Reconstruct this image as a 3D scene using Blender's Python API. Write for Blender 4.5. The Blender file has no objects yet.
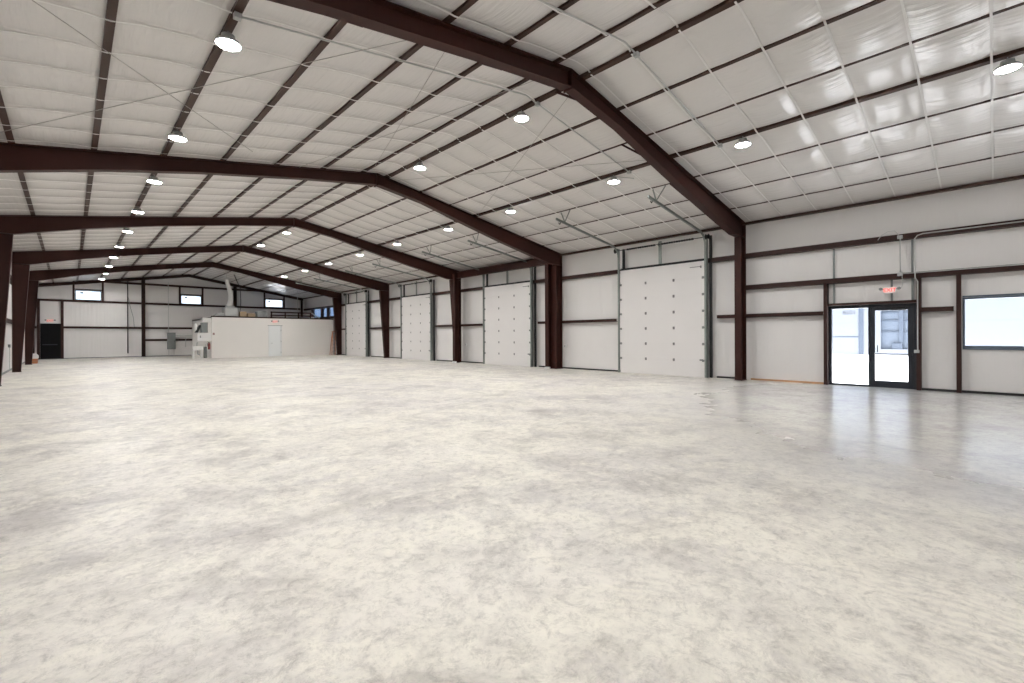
import bpy, bmesh, math, random
from mathutils import Vector, Matrix
random.seed(4)
S = bpy.context.scene
COL = S.collection
PI = math.pi

# ------------------------------------------------------------------ geometry constants (metres)
XR, XL, ZE, ZR = 16.03, -1.96, 5.149, 6.635         # outer column faces, steel line at eave and ridge
XM = (XR + XL) / 2
XLC = -1.80                                         # outer face of the left columns
SL = (ZR - ZE) / (XR - XM)
WR, WL = 16.24, -2.01                               # inner faces of the side walls
YF, YE = -2.4, 45.7                                 # inner faces of the end walls
FY = [5.75, 13.58, 21.03, 29.18, 36.98]                # portal frames
def zr(x): return ZR - SL * abs(x - XM)

# ------------------------------------------------------------------ helpers
class MB:
    def __init__(s): s.v, s.f = [], []
    def add(s, vs, fs):
        n = len(s.v); s.v += [tuple(v) for v in vs]; s.f += [tuple(i + n for i in f) for f in fs]; return s
    def box(s, x0, x1, y0, y1, z0, z1):
        return s.add([(x, y, z) for x in (x0, x1) for y in (y0, y1) for z in (z0, z1)],
                     [(0, 1, 3, 2), (4, 6, 7, 5), (0, 4, 5, 1), (2, 3, 7, 6), (0, 2, 6, 4), (1, 5, 7, 3)])
    def prism(s, pts, d):
        d = Vector(d); n = len(pts); a = [Vector(p) for p in pts]
        return s.add(a + [p + d for p in a], [tuple(range(n))[::-1], tuple(range(n, 2 * n))] +
                     [(i, (i + 1) % n, n + (i + 1) % n, n + i) for i in range(n)])
    def bar(s, p, q, w, h, up=(0, 0, 1)):
        p, q = Vector(p), Vector(q); t = (q - p).normalized(); up = Vector(up)
        if abs(t.dot(up)) > .98: up = Vector((1, 0, 0))
        a = t.cross(up).normalized(); b = a.cross(t).normalized()
        c = [a * w / 2 * i + b * h / 2 * j for i, j in ((-1, -1), (1, -1), (1, 1), (-1, 1))]
        return s.add([p + k for k in c] + [q + k for k in c],
                     [(3, 2, 1, 0), (4, 5, 6, 7)] + [(i, (i + 1) % 4, 4 + (i + 1) % 4, 4 + i) for i in range(4)])
    def tube(s, pts, r, n=8, rs=None):
        pts = [Vector(p) for p in pts]; rings = []
        for i, p in enumerate(pts):
            t = (pts[min(i + 1, len(pts) - 1)] - pts[max(i - 1, 0)]).normalized()
            up = Vector((0, 0, 1)) if abs(t.z) < .9 else Vector((1, 0, 0))
            a = t.cross(up).normalized(); b = a.cross(t)
            rr = rs[i] if rs else r
            rings.append([p + (a * math.cos(2 * PI * k / n) + b * math.sin(2 * PI * k / n)) * rr for k in range(n)])
        fs = [tuple(range(n))[::-1], tuple(range((len(pts) - 1) * n, len(pts) * n))]
        for i in range(len(pts) - 1):
            for k in range(n):
                fs.append((i * n + k, i * n + (k + 1) % n, (i + 1) * n + (k + 1) % n, (i + 1) * n + k))
        return s.add([v for r_ in rings for v in r_], fs)
    def lathe(s, prof, c=(0, 0, 0), n=24):
        vs, fs = [], []
        for r, z in prof:
            for k in range(n):
                vs.append((c[0] + r * math.cos(2 * PI * k / n), c[1] + r * math.sin(2 * PI * k / n), c[2] + z))
        for i in range(len(prof) - 1):
            for k in range(n):
                fs.append((i * n + k, i * n + (k + 1) % n, (i + 1) * n + (k + 1) % n, (i + 1) * n + k))
        fs += [tuple(range(n))[::-1], tuple(range((len(prof) - 1) * n, len(prof) * n))]
        return s.add(vs, fs)
    def channel(s, p, q, w, d, depth, lip=.02, t=.01):
        """C channel from p to q: web w wide, flanges reaching d along unit vector depth, with lips"""
        p, q, depth = Vector(p), Vector(q), Vector(depth)
        a = (q - p).normalized().cross(depth).normalized()
        prof = [(-w/2, 0), (w/2, 0), (w/2, d), (w/2 - lip, d), (w/2 - lip, d - t), (w/2 - t, d - t), (w/2 - t, t),
                (-w/2 + t, t), (-w/2 + t, d - t), (-w/2 + lip, d - t), (-w/2 + lip, d), (-w/2, d)]
        return s.prism([p + a * i + depth * j for i, j in prof], q - p)
    def build(s, name, mat, parent=None, smooth=False, bevel=0):
        me = bpy.data.meshes.new(name); me.from_pydata(s.v, [], s.f)
        bm = bmesh.new(); bm.from_mesh(me); bmesh.ops.recalc_face_normals(bm, faces=bm.faces); bm.to_mesh(me); bm.free()
        me.materials.append(mat)
        if smooth:
            for p in me.polygons: p.use_smooth = True
        o = bpy.data.objects.new(name, me); COL.objects.link(o)
        if parent:
            o.parent = parent
            o.matrix_parent_inverse = Matrix.Translation(-Vector(parent.location))
        if bevel:
            m = o.modifiers.new('bevel', 'BEVEL'); m.width = bevel; m.segments = 2; m.limit_method = 'ANGLE'
        return o

def tag(o, label=None, cat=None, group=None, kind=None):
    if label: o['label'] = label
    if cat: o['category'] = cat
    if group: o['group'] = group
    if kind: o['kind'] = kind
    return o
def thing(name, loc, label, cat, group=None):
    o = bpy.data.objects.new(name, None); COL.objects.link(o); o.location = loc; o.empty_display_size = .1
    return tag(o, label, cat, group)
def struct(o): return tag(o, kind='structure')
def copy_tree(o, parent=None):
    c = o.copy(); COL.objects.link(c)
    if parent: c.parent = parent; c.matrix_parent_inverse = o.matrix_parent_inverse.copy()
    for ch in list(o.children): copy_tree(ch, c)
    return c

# ------------------------------------------------------------------ materials
def mat(name, col, rough=.5, metal=0, spec=.5, noise=None, bump=None, emit=None, strength=0):
    m = bpy.data.materials.new(name); m.use_nodes = True; nt = m.node_tree; b = nt.nodes['Principled BSDF']
    b.inputs['Base Color'].default_value = (*col, 1); b.inputs['Roughness'].default_value = rough
    b.inputs['Metallic'].default_value = metal; b.inputs['Specular IOR Level'].default_value = spec
    tc = nt.nodes.new('ShaderNodeTexCoord')
    if noise:
        sc, amt = noise
        n = nt.nodes.new('ShaderNodeTexNoise'); n.inputs['Scale'].default_value = sc; n.inputs['Detail'].default_value = 5
        nt.links.new(tc.outputs['Object'], n.inputs['Vector'])
        mx = nt.nodes.new('ShaderNodeMix'); mx.data_type = 'RGBA'
        mx.inputs[6].default_value = (*[c * (1 - amt) for c in col], 1); mx.inputs[7].default_value = (*[min(1, c * (1 + amt)) for c in col], 1)
        nt.links.new(n.outputs['Fac'], mx.inputs[0]); nt.links.new(mx.outputs[2], b.inputs['Base Color'])
    if bump:
        sc, st, dist = bump
        mp = nt.nodes.new('ShaderNodeMapping'); mp.inputs['Scale'].default_value = sc
        n = nt.nodes.new('ShaderNodeTexNoise'); n.inputs['Scale'].default_value = 1; n.inputs['Detail'].default_value = 3
        bp = nt.nodes.new('ShaderNodeBump'); bp.inputs['Strength'].default_value = st; bp.inputs['Distance'].default_value = dist
        nt.links.new(tc.outputs['Object'], mp.inputs[0]); nt.links.new(mp.outputs[0], n.inputs['Vector'])
        nt.links.new(n.outputs['Fac'], bp.inputs['Height']); nt.links.new(bp.outputs[0], b.inputs['Normal'])
    if emit:
        b.inputs['Emission Color'].default_value = (*emit, 1); b.inputs['Emission Strength'].default_value = strength
    return m

M = {}
M['steel'] = mat('red oxide primed steel', (.034, .0095, .0065), .5, spec=.22, noise=(3, .25))
M['purlin'] = mat('brown purlin steel', (.042, .019, .013), .5, spec=.25, noise=(4, .25))
M['girt'] = mat('brown girt steel', (.034, .013, .010), .5, spec=.25, noise=(4, .25))
M['black'] = mat('black steel', (.006, .006, .007), .5, noise=(5, .2))
M['fabric'] = mat('white roof insulation facing', (.82, .80, .78), .24, spec=.95, noise=(.35, .03), bump=((13, 1.4, 4), .42, .03))
M['wallfab'] = mat('white wall insulation facing', (.80, .785, .775), .42, noise=(.5, .03), bump=((6, 6, .22), .8, .025))
M['strap'] = mat('white strap', (.84, .83, .81), .4, noise=(9, .03))
M['galv'] = mat('galvanised track', (.25, .275, .26), .42, .4, noise=(8, .15))
M['conduit'] = mat('grey conduit', (.56, .57, .56), .38, .3, noise=(8, .1))
M['rod'] = mat('dull steel rod', (.40, .38, .36), .5, .4, noise=(8, .1))
M['door'] = mat('off white sectional door', (.77, .755, .745), .42, noise=(1.2, .03))
M['hinge'] = mat('dull zinc hinge', (.23, .23, .23), .5, .5, noise=(20, .1))
M['plaster'] = mat('painted plasterboard', (.84, .82, .79), .6, noise=(.8, .025))
M['whitepaint'] = mat('white gloss door paint', (.84, .86, .86), .35, noise=(2, .02))
M['alum'] = mat('dark bronze aluminium', (.018, .022, .030), .35, .3, noise=(6, .15))
M['winframe'] = mat('grey blue window frame', (.10, .13, .17), .4, .3, noise=(6, .1))
M['grey'] = mat('grey painted metal', (.22, .24, .24), .45, .2, noise=(5, .1))
M['ltgrey'] = mat('light grey metal', (.48, .49, .49), .42, .3, noise=(5, .1))
M['white'] = mat('white plastic', (.82, .82, .81), .4, noise=(6, .02))
M['red'] = mat('red enamel', (.20, .015, .012), .35, noise=(6, .1))
M['exitred'] = mat('lit red exit letters', (.8, .06, .04), .4, emit=(1, .06, .04), strength=1.4)
M['exitface'] = mat('exit sign face', (.85, .80, .77), .4, emit=(1, .75, .7), strength=.12)
M['orange'] = mat('orange fibreglass', (.50, .20, .09), .5, noise=(6, .1))
M['wood'] = mat('pine timber', (.52, .30, .16), .6, noise=(3, .2))
M['card'] = mat('brown cardboard', (.50, .38, .25), .7, noise=(5, .1))
M['lamp'] = mat('glowing lamp lens', (.9, .9, .9), .4, emit=(1, .985, .97), strength=445)
M['lens'] = mat('lamp centre sensor', (.75, .75, .75), .4, emit=(1, .97, .94), strength=1.0)
M['asphalt'] = mat('pale outdoor concrete', (.74, .74, .74), .8, noise=(.5, .04))
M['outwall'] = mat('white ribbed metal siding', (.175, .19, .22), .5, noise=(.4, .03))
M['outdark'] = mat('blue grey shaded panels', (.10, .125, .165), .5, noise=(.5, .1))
M['outtrim'] = mat('grey blue trim', (.06, .078, .11), .5, noise=(2, .1))
M['vinyl'] = mat('pale vinyl numerals', (.16, .18, .21), .6, noise=(5, .05))

def glass(name, tint=(1, 1, 1)):
    m = bpy.data.materials.new(name); m.use_nodes = True; nt = m.node_tree; nt.nodes.clear()
    o = nt.nodes.new('ShaderNodeOutputMaterial'); t = nt.nodes.new('ShaderNodeBsdfTransparent'); g = nt.nodes.new('ShaderNodeBsdfGlossy')
    t.inputs['Color'].default_value = (*tint, 1); g.inputs['Roughness'].default_value = .03
    f = nt.nodes.new('ShaderNodeFresnel'); f.inputs['IOR'].default_value = 1.3
    mx = nt.nodes.new('ShaderNodeMixShader')
    ge = nt.nodes.new('ShaderNodeNewGeometry'); iv = nt.nodes.new('ShaderNodeMath'); iv.operation = 'SUBTRACT'; iv.inputs[0].default_value = 1
    nt.links.new(ge.outputs['Backfacing'], iv.inputs[1]); mu = nt.nodes.new('ShaderNodeMath'); mu.operation = 'MULTIPLY'
    nt.links.new(f.outputs[0], mu.inputs[0]); nt.links.new(iv.outputs[0], mu.inputs[1])
    nt.links.new(mu.outputs[0], mx.inputs[0]); nt.links.new(t.outputs[0], mx.inputs[1]); nt.links.new(g.outputs[0], mx.inputs[2])
    nt.links.new(mx.outputs[0], o.inputs['Surface'])
    return m
M['doorblack'] = mat('black door paint', (.004, .004, .005), .6, spec=.15, noise=(5, .2))
M['glass'] = glass('clear glass', (.95, .97, 1))
M['tint'] = glass('blue tinted glass', (.40, .47, .58))

def floor_material():
    m = bpy.data.materials.new('mottled sealed concrete'); m.use_nodes = True; nt = m.node_tree; N, L = nt.nodes, nt.links
    b = N['Principled BSDF']; tc = N.new('ShaderNodeTexCoord')
    def noise(scale, detail, dist, rough=.55, vec=None):
        n = N.new('ShaderNodeTexNoise'); n.inputs['Scale'].default_value = scale; n.inputs['Detail'].default_value = detail
        n.inputs['Distortion'].default_value = dist; n.inputs['Roughness'].default_value = rough
        L.new(vec or tc.outputs['Object'], n.inputs['Vector']); return n.outputs['Fac']
    def ramp(fac, p0, c0, p1, c1):
        r = N.new('ShaderNodeValToRGB'); e = r.color_ramp.elements
        e[0].position = p0; e[0].color = (*c0, 1); e[1].position = p1; e[1].color = (*c1, 1); L.new(fac, r.inputs[0]); return r.outputs[0]
    def mix(fac, a, c, mode='MIX', f=None):
        x = N.new('ShaderNodeMix'); x.data_type = 'RGBA'; x.blend_type = mode
        if fac is not None: L.new(fac, x.inputs[0])
        else: x.inputs[0].default_value = f
        L.new(a, x.inputs[6])
        if isinstance(c, tuple): x.inputs[7].default_value = (*c, 1)
        else: L.new(c, x.inputs[7])
        return x.outputs[2]
    big = ramp(noise(.25, 7, .5, .6), .40, (.765, .742, .682), .62, (.65, .625, .61))
    mid = ramp(noise(1.0, 10, .45, .74), .36, (.67, .66, .66), .55, (1.03, 1.03, 1.015))
    c = mix(None, big, mid, 'MULTIPLY', 1)
    lil = ramp(noise(.7, 10, .35, .78), .51, (0, 0, 0), .66, (.8, .8, .8))
    c = mix(lil, c, (.475, .455, .455))
    cream = ramp(noise(1.6, 10, .4, .76), .49, (0, 0, 0), .62, (.85, .85, .85))
    c = mix(cream, c, (.80, .775, .70))
    # fan-shaped trowel hatching, patchy
    w = N.new('ShaderNodeTexWave'); w.wave_type = 'RINGS'; w.rings_direction = 'Z'
    w.inputs['Scale'].default_value = 4.2; w.inputs['Distortion'].default_value = 9; w.inputs['Detail'].default_value = 4; w.inputs['Detail Scale'].default_value = .9
    L.new(tc.outputs['Object'], w.inputs['Vector'])
    msk = ramp(noise(.5, 5, .6, .6), .52, (0, 0, 0), .66, (.4, .4, .4))
    c = mix(msk, c, ramp(w.outputs['Fac'], .05, (.50, .475, .45), .75, (.72, .69, .62)))
    fine = ramp(noise(9, 12, .4, .9), .37, (.62, .615, .62), .52, (1.04, 1.04, 1.04))
    c = mix(None, c, fine, 'MULTIPLY', 1)
    # curved tyre scuffs
    sx = N.new('ShaderNodeSeparateXYZ'); nd = N.new('ShaderNodeTexNoise'); nd.inputs['Scale'].default_value = .6
    L.new(tc.outputs['Object'], nd.inputs['Vector'])
    L.new(tc.outputs['Object'], sx.inputs[0])
    def mth(op, a, bb=None):
        x = N.new('ShaderNodeMath'); x.operation = op
        for i, v in enumerate((a, bb)):
            if v is None: continue
            if isinstance(v, (int, float)): x.inputs[i].default_value = v
            else: L.new(v, x.inputs[i])
        return x.outputs[0]
    for cx, cy, r, wd, amt in ((1.8, 9.8, 6.0, .17, .42), (4.2, 15.0, 7.4, .15, .35), (9.5, 1.5, 4.6, .14, .25), (0, 19, 9, .16, .22)):
        d = mth('SQRT', mth('ADD', mth('POWER', mth('ABSOLUTE', mth('SUBTRACT', sx.outputs[0], cx)), 2), mth('POWER', mth('ABSOLUTE', mth('SUBTRACT', sx.outputs[1], cy)), 2)))
        d = mth('ADD', d, mth('MULTIPLY', mth('SUBTRACT', nd.outputs['Fac'], .5), .7))
        k = mth('SUBTRACT', 1, mth('DIVIDE', mth('ABSOLUTE', mth('SUBTRACT', d, r)), wd)); kk = N.new('ShaderNodeClamp'); L.new(k, kk.inputs[0])
        pm = ramp(noise(.8 + cx * .02, 3, 0), .45, (0, 0, 0), .6, (1, 1, 1))
        c = mix(mth('MULTIPLY', mth('MULTIPLY', kk.outputs[0], amt), pm), c, (.33, .315, .29))
    L.new(c, b.inputs['Base Color'])
    rr = N.new('ShaderNodeMapRange'); rr.inputs[1].default_value = .3; rr.inputs[2].default_value = .7
    rr.inputs[3].default_value = .40; rr.inputs[4].default_value = .58
    L.new(noise(1.1, 6, 1.0), rr.inputs[0])
    # smoother patch near the entrance, bluish daylight reflection mixed into its colour
    d = mth('SQRT', mth('ADD', mth('POWER', mth('ABSOLUTE', mth('SUBTRACT', sx.outputs[0], 13.0)), 2), mth('POWER', mth('ABSOLUTE', mth('SUBTRACT', sx.outputs[1], -1.5)), 2)))
    d = mth('ADD', d, mth('MULTIPLY', mth('SUBTRACT', noise(.35, 2, .3), .5), 2.2))
    sm = N.new('ShaderNodeMapRange'); sm.interpolation_type = 'SMOOTHSTEP'; sm.inputs[1].default_value = 10.2; sm.inputs[2].default_value = 5.0; L.new(d, sm.inputs[0])
    c = mix(mth('MULTIPLY', sm.outputs[0], .38), c, (.50, .515, .53)); L.new(c, b.inputs['Base Color'])
    rg = N.new('ShaderNodeMix'); L.new(sm.outputs[0], rg.inputs[0]); L.new(rr.outputs[0], rg.inputs[2]); rg.inputs[3].default_value = .21
    L.new(rg.outputs[0], b.inputs['Roughness'])
    b.inputs['Specular IOR Level'].default_value = .5
    bp = N.new('ShaderNodeBump'); bp.inputs['Strength'].default_value = .25; bp.inputs['Distance'].default_value = .006
    L.new(noise(6, 5, .5), bp.inputs['Height']); L.new(bp.outputs[0], b.inputs['Normal'])
    return m
M['floor'] = floor_material()

# ------------------------------------------------------------------ the setting
struct(MB().box(WL - .2, WR + .2, YF - .2, YE + .2, -.2, 0).build('floor', M['floor']))
PX = [XLC, -.83, .39, 1.61, 2.83, 4.10, 5.36, 6.60, 7.40, 8.64, 9.85, 11.05, 12.30, 13.55, 14.77, 15.93]
FAT = {8.64: (.07, .02), 7.40: (.10, .06), 11.05: (.10, .06), -.83: (.10, .05), .39: (.10, .05), 1.61: (.11, .06), 2.83: (.10, .05), 4.10: (.09, .05), 5.36: (.09, .045), 6.60: (.09, .045)}
THIN = (.050, .004)
def bay(y): return sum(1 for f in FY if y > f)
def strap_rows():
    ys = [.03 + .905 * k for k in range(-2, 7)]
    for a, b in zip(FY, FY[1:] + [YE + .05]):
        y = a + .28
        while y < b - .14: ys.append(y); y += .915
    return ys
SY = strap_rows()
# sagging insulation facing: pillows between straps and purlins
def ceiling():
    edges = [WL] + PX[1:-1] + [WR]
    xs = []
    for a, b in zip(edges[:-1], edges[1:]):
        n = 9 if b - a > .9 else 6
        for i in range(n):
            u = i / n; xs.append((a + (b - a) * u, (a, b)))
    xs.append((edges[-1], (edges[-2], edges[-1])))
    rows = sorted([YF - .05] + SY + [f + d for f in FY for d in (-.125, .125)] + [YE + .05]); n = 8
    ys = []
    for c, (y0, y1) in enumerate(zip(rows[:-1], rows[1:])):
        ys += [(y0 + (y1 - y0) * j / n, j / n, c, (y1 - y0)) for j in range(n)]
    ys.append((rows[-1], 0, len(rows), 1))
    mb = MB(); W = len(xs)
    rnd = {}
    for y, v, cell, wdt in ys:
        for x, (a, b) in xs:
            u = (x - a) / (b - a)
            amp = rnd.setdefault((cell, a), random.uniform(.055, .09)) * min(1, wdt / .7) * (0 if wdt < .26 else 1) * (.35 if b == WR or a == WL else 1)
            sag = amp * (math.sin(PI * u) ** .55 if u > 0 else 0) * (math.sin(PI * v) ** .55 if v > 0 else 0)
            pa = FAT.get(a, THIN)[1]; pb = FAT.get(b, THIN)[1]
            base = pa + (pb - pa) * u
            mb.v.append((x, y, zr(x) + base + .012 - sag))
    H = len(ys)
    for j in range(H - 1):
        for i in range(W - 1):
            mb.f.append((j * W + i, j * W + i + 1, (j + 1) * W + i + 1, (j + 1) * W + i))
    return mb
cl = ceiling().build('ceiling', M['fabric'], smooth=True); struct(cl)
rf = MB()
for s in (1, -1):
    xo = WR + .25 if s == 1 else WL - .25
    rf.prism([(XM, YF - .2, ZR + .24), (xo, YF - .2, zr(xo) + .24), (xo, YF - .2, zr(xo) + .32), (XM, YF - .2, ZR + .32)], (0, YE - YF + .4, 0))
struct(rf.build('ceiling_deck', M['outwall']))

def wall_cells(us, vs, holes):
    us = sorted(set(us + [h[0] for h in holes] + [h[1] for h in holes])); vs = sorted(set(vs + [h[2] for h in holes] + [h[3] for h in holes]))
    for u0, u1 in zip(us[:-1], us[1:]):
        for v0, v1 in zip(vs[:-1], vs[1:]):
            cu, cv = (u0 + u1) / 2, (v0 + v1) / 2
            if not any(h[0] < cu < h[1] and h[2] < cv < h[3] for h in holes): yield u0, u1, v0, v1
SF = (1.44, 3.40, 0, 2.30)                           # storefront opening (y0,y1,z0,z1)
WIN = (-1.35, .57, 1.13, 2.38)
FARW = [(41.30, 43.35, 3.22, 4.03), (39.95, 41.15, 3.22, 4.03), (38.25, 39.80, 3.22, 4.03)]
mb = MB()
for y0, y1, z0, z1 in wall_cells([YF - .2, YE + .2], [0, 5.35], [SF, WIN] + FARW): mb.box(WR, WR + .12, y0, y1, z0, z1)
struct(mb.build('wall_right', M['wallfab']))
mb = MB().box(WL - .12, WL, YF - .2, YE + .2, 0, 5.35); struct(mb.build('wall_left', M['wallfab']))
def gable(mb, y0, y1, holes):
    for x0, x1, z0, z1 in wall_cells([WL, WR], [0, 5.0], holes): mb.box(x0, x1, y0, y1, z0, z1)
    mb.prism([(WL, y0, 5.0), (WR, y0, 5.0), (WR, y0, zr(WR) + .23), (XM, y0, ZR + .23), (WL, y0, zr(WL) + .23)], (0, y1 - y0, 0))
    return mb
EW = [(.26, 1.69, 4.20, 4.93), (6.50, 7.92, 4.20, 4.93), (12.77, 14.30, 4.20, 4.93)]
ED = (-1.50, -.46, 0, 2.50)
struct(gable(MB(), YE, YE + .12, EW + [ED]).build('wall_far', M['wallfab']))
struct(gable(MB(), YF - .12, YF, []).build('wall_near', M['wallfab']))
# base angles
for nm, bx in (('baseboard_right', [(YF, 1.36), (5.8, 6.66), (10.55, 15.05), (18.95, 23.55), (27.4, 32.05), (35.95, YE)]),):
    mb = MB()
    for a, b in bx: mb.box(WR - .09, WR - .001, a, b, 0, .055)
    struct(mb.build(nm, M['black']))
struct(MB().box(WL + .001, WL + .06, YF, YE, 0, .05).build('baseboard_left', M['grey']))
struct(MB().box(-.42, 7.2, YE - .06, YE - .001, 0, .06).build('baseboard_far', M['grey']))
struct(MB().box(WR - .10, WR - .001, 3.48, 5.55, 0, .05).build('trim_1', M['wood']))

# windows
def window_x(name, h, x0, frame, pane, fw=.045):
    y0, y1, z0, z1 = h
    mb = MB()
    for b in ((y0, y1, z0, z0 + fw), (y0, y1, z1 - fw, z1), (y0, y0 + fw, z0 + fw, z1 - fw), (y1 - fw, y1, z0 + fw, z1 - fw)): mb.box(x0, x0 + .09, *b)
    f = struct(mb.build(name, frame, bevel=.005))
    MB().box(x0 + .045, x0 + .055, y0 + fw, y1 - fw, z0 + fw, z1 - fw).build('window_pane', pane, f)
    return f
w1 = window_x('window_1', WIN, WR - .02, M['winframe'], M['glass'])
MB().box(WR - .05, WR - .021, WIN[0], WIN[1], WIN[2] - .05, WIN[2] + .008).build('window_sill', M['winframe'], w1)
MB().box(WR - .05, WR - .021, WIN[0], WIN[1], WIN[3] + .005, WIN[3] + .045).build('window_head', M['winframe'], w1)
for i, h in enumerate(FARW): window_x('window_%d' % (i + 2), h, WR - .02, M['winframe'], M['tint'], .05)
for i, (x0, x1, z0, z1) in enumerate(EW):
    fw = .055; mb = MB()
    for b in ((x0, x1, z0, z0 + fw), (x0, x1, z1 - fw, z1), (x0, x0 + fw, z0 + fw, z1 - fw), (x1 - fw, x1, z0 + fw, z1 - fw)):
        mb.box(b[0], b[1], YE - .02, YE + .07, b[2], b[3])
    f = struct(mb.build('window_%d' % (i + 5), M['winframe']))
    MB().box(x0 + fw, x1 - fw, YE + .02, YE + .03, z0 + fw, z1 - fw).build('window_pane', M['glass'], f)
    MB().prism([(x0 + .22, YE + .015, z1 - .23), (x0 + .42, YE + .015, z1 - .25), (x0 + .45, YE + .015, z1 - .13), (x0 + .30, YE + .015, z1 - .14)], (0, .004, 0)).build('window_sticker', M['black'], f)

# storefront: frame, fixed sidelight, glazed door
d1 = MB()
d1.box(WR - .03, WR + .08, 3.33, 3.40, 0, 2.30).box(WR - .03, WR + .08, 1.44, 1.50, 0, 2.30)
d1.box(WR - .03, WR + .08, 2.42, 2.47, 0, 2.22).box(WR - .03, WR + .08, 1.50, 3.33, 2.22, 2.30).box(WR - .03, WR + .08, 2.47, 3.33, 0, .05)
d1 = struct(d1.build('door_1', M['alum'], bevel=.004))
MB().box(WR + .02, WR + .03, 2.47, 3.33, .05, 2.22).build('sidelight_pane', M['glass'], d1)
leaf = MB()
leaf.box(WR - .02, WR + .04, 2.32, 2.419, .004, 2.219).box(WR - .02, WR + .04, 1.501, 1.62, .004, 2.219).box(WR - .02, WR + .04, 1.62, 2.32, .004, .19).box(WR - .02, WR + .04, 1.62, 2.32, 2.13, 2.219)
leaf = leaf.build('door_leaf', M['alum'], d1, bevel=.004)
MB().box(WR + .005, WR + .015, 1.62, 2.32, .19, 2.13).build('door_pane', M['glass'], leaf)
MB().tube([(WR - .06, 2.36, .93), (WR - .07, 2.30, .93), (WR - .07, 1.62, .93), (WR - .06, 1.56, .93)], .014).box(WR - .06, WR - .02, 2.33, 2.39, .89, .97).box(WR - .06, WR - .02, 1.53, 1.59, .89, .97).build('push_bar', M['alum'], leaf)
MB().tube([(WR - .02, 2.26, .98), (WR - .06, 2.26, .98), (WR - .06, 2.26, 1.16), (WR - .02, 2.26, 1.16)], .012).build('pull_handle', M['alum'], leaf)
MB().box(WR - .10, WR - .03, 1.66, 1.97, 2.12, 2.20).build('door_closer', M['black'], d1, bevel=.01)
def text_mesh(body, size, ext=.002):
    cu = bpy.data.curves.new('t', 'FONT'); cu.body = body; cu.size = size; cu.extrude = ext; cu.align_x = 'CENTER'; cu.align_y = 'CENTER'
    o = bpy.data.objects.new('t', cu); COL.objects.link(o); dg = bpy.context.evaluated_depsgraph_get(); dg.update()
    me = bpy.data.meshes.new_from_object(o.evaluated_get(dg)); bpy.data.objects.remove(o); bpy.data.curves.remove(cu)
    return me
def place_text(body, size, name, material, matrix, parent=None, ext=.002):
    me = text_mesh(body, size, ext); me.transform(matrix); me.materials.clear(); me.materials.append(material)
    o = bpy.data.objects.new(name, me); COL.objects.link(o)
    if parent: o.parent = parent; o.matrix_parent_inverse = Matrix.Translation(-Vector(parent.location))
    return o
# numerals on the outside of the glass, read from the car park (+x side): text right = -y... seen from +x facing -x, right is +y
place_text('102B', .155, 'door_number', M['vinyl'], Matrix.Translation((WR + .035, 2.92, 2.10)) @ Matrix(((0, 0, 1, 0), (1, 0, 0, 0), (0, 1, 0, 0), (0, 0, 0, 1))), d1)
# far personnel door
d2 = MB().box(ED[0], ED[1], YE - .01, YE + .05, 0.005, 2.495).build('door_2', M['doorblack'], bevel=.004); struct(d2)
mb = MB().box(ED[0] + .05, ED[1] - .05, YE - .03, YE - .011, .02, 2.12); mb.build('door_leaf', M['doorblack'], d2)
MB().box(ED[0] + .1, ED[0] + .85, YE - .06, YE - .031, .98, 1.05).build('panic_bar', M['alum'], d2)

# ------------------------------------------------------------------ portal frames
ORD = ['nearest', 'second', 'third', 'fourth', 'fifth']
FRM = ['nearest', 'second', 'third', 'fourth', 'farthest']
PR = [(0, .36), (1.7, .32), (3.3, .43), (5.4, .55), (8.12, .63)]
PL = [(0, .36), (2.3, .32), (4.7, .34), (6.5, .42), (8.27, .58)]
def rafter(y, s):
    prof = PR if s == 1 else PL
    mb = MB(); n = .02; fw = .105
    nx = lambda d: XM + s * d
    xo = XR if s == 1 else XLC
    x_out = abs(xo - XM)
    top = [(nx(0), ZR - .005), (xo, zr(xo) - .005)]
    bot = [(nx(d), zr(nx(d)) - h) for d, h in prof]
    # top flange
    mb.prism([(top[0][0], y - fw, top[0][1]), (top[1][0], y - fw, top[1][1]), (top[1][0], y - fw, top[1][1] - n), (top[0][0], y - fw, top[0][1] - n)], (0, 2 * fw, 0))
    for (x0, z0), (x1, z1) in zip(bot[:-1], bot[1:]):
        mb.prism([(x0, y - fw, z0), (x1, y - fw, z1), (x1, y - fw, z1 + n), (x0, y - fw, z0 + n)], (0, 2 * fw, 0))
    kx = bot[-1][0]
    mb.prism([(p[0], y - .006, p[1]) for p in bot] + [(xo - s * .02, y - .006, bot[-1][1]), (xo - s * .02, y - .006, zr(xo) - .01), (nx(0), y - .006, ZR - .01)], (0, .012, 0))
    # splice plates at the ridge and knee, stiffeners
    mb.box(nx(0) - .001 if s == 1 else nx(0) - .016, nx(0) + .016 if s == 1 else nx(0) + .001, y - fw, y + fw, ZR - .40, ZR - .01)
    mb.bar((kx, y, bot[-1][1] + .005), (xo - s * .02, y, bot[-1][1] - .005), .2, .018)
    for d in ():
        x = nx(d); h = dict(prof).get(d, .36) if d in dict(prof) else .36
        mb.box(x - .006, x + .006, y - fw * .9, y + fw * .9, zr(x) - h + .01, zr(x) - .02)
    return mb
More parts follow.
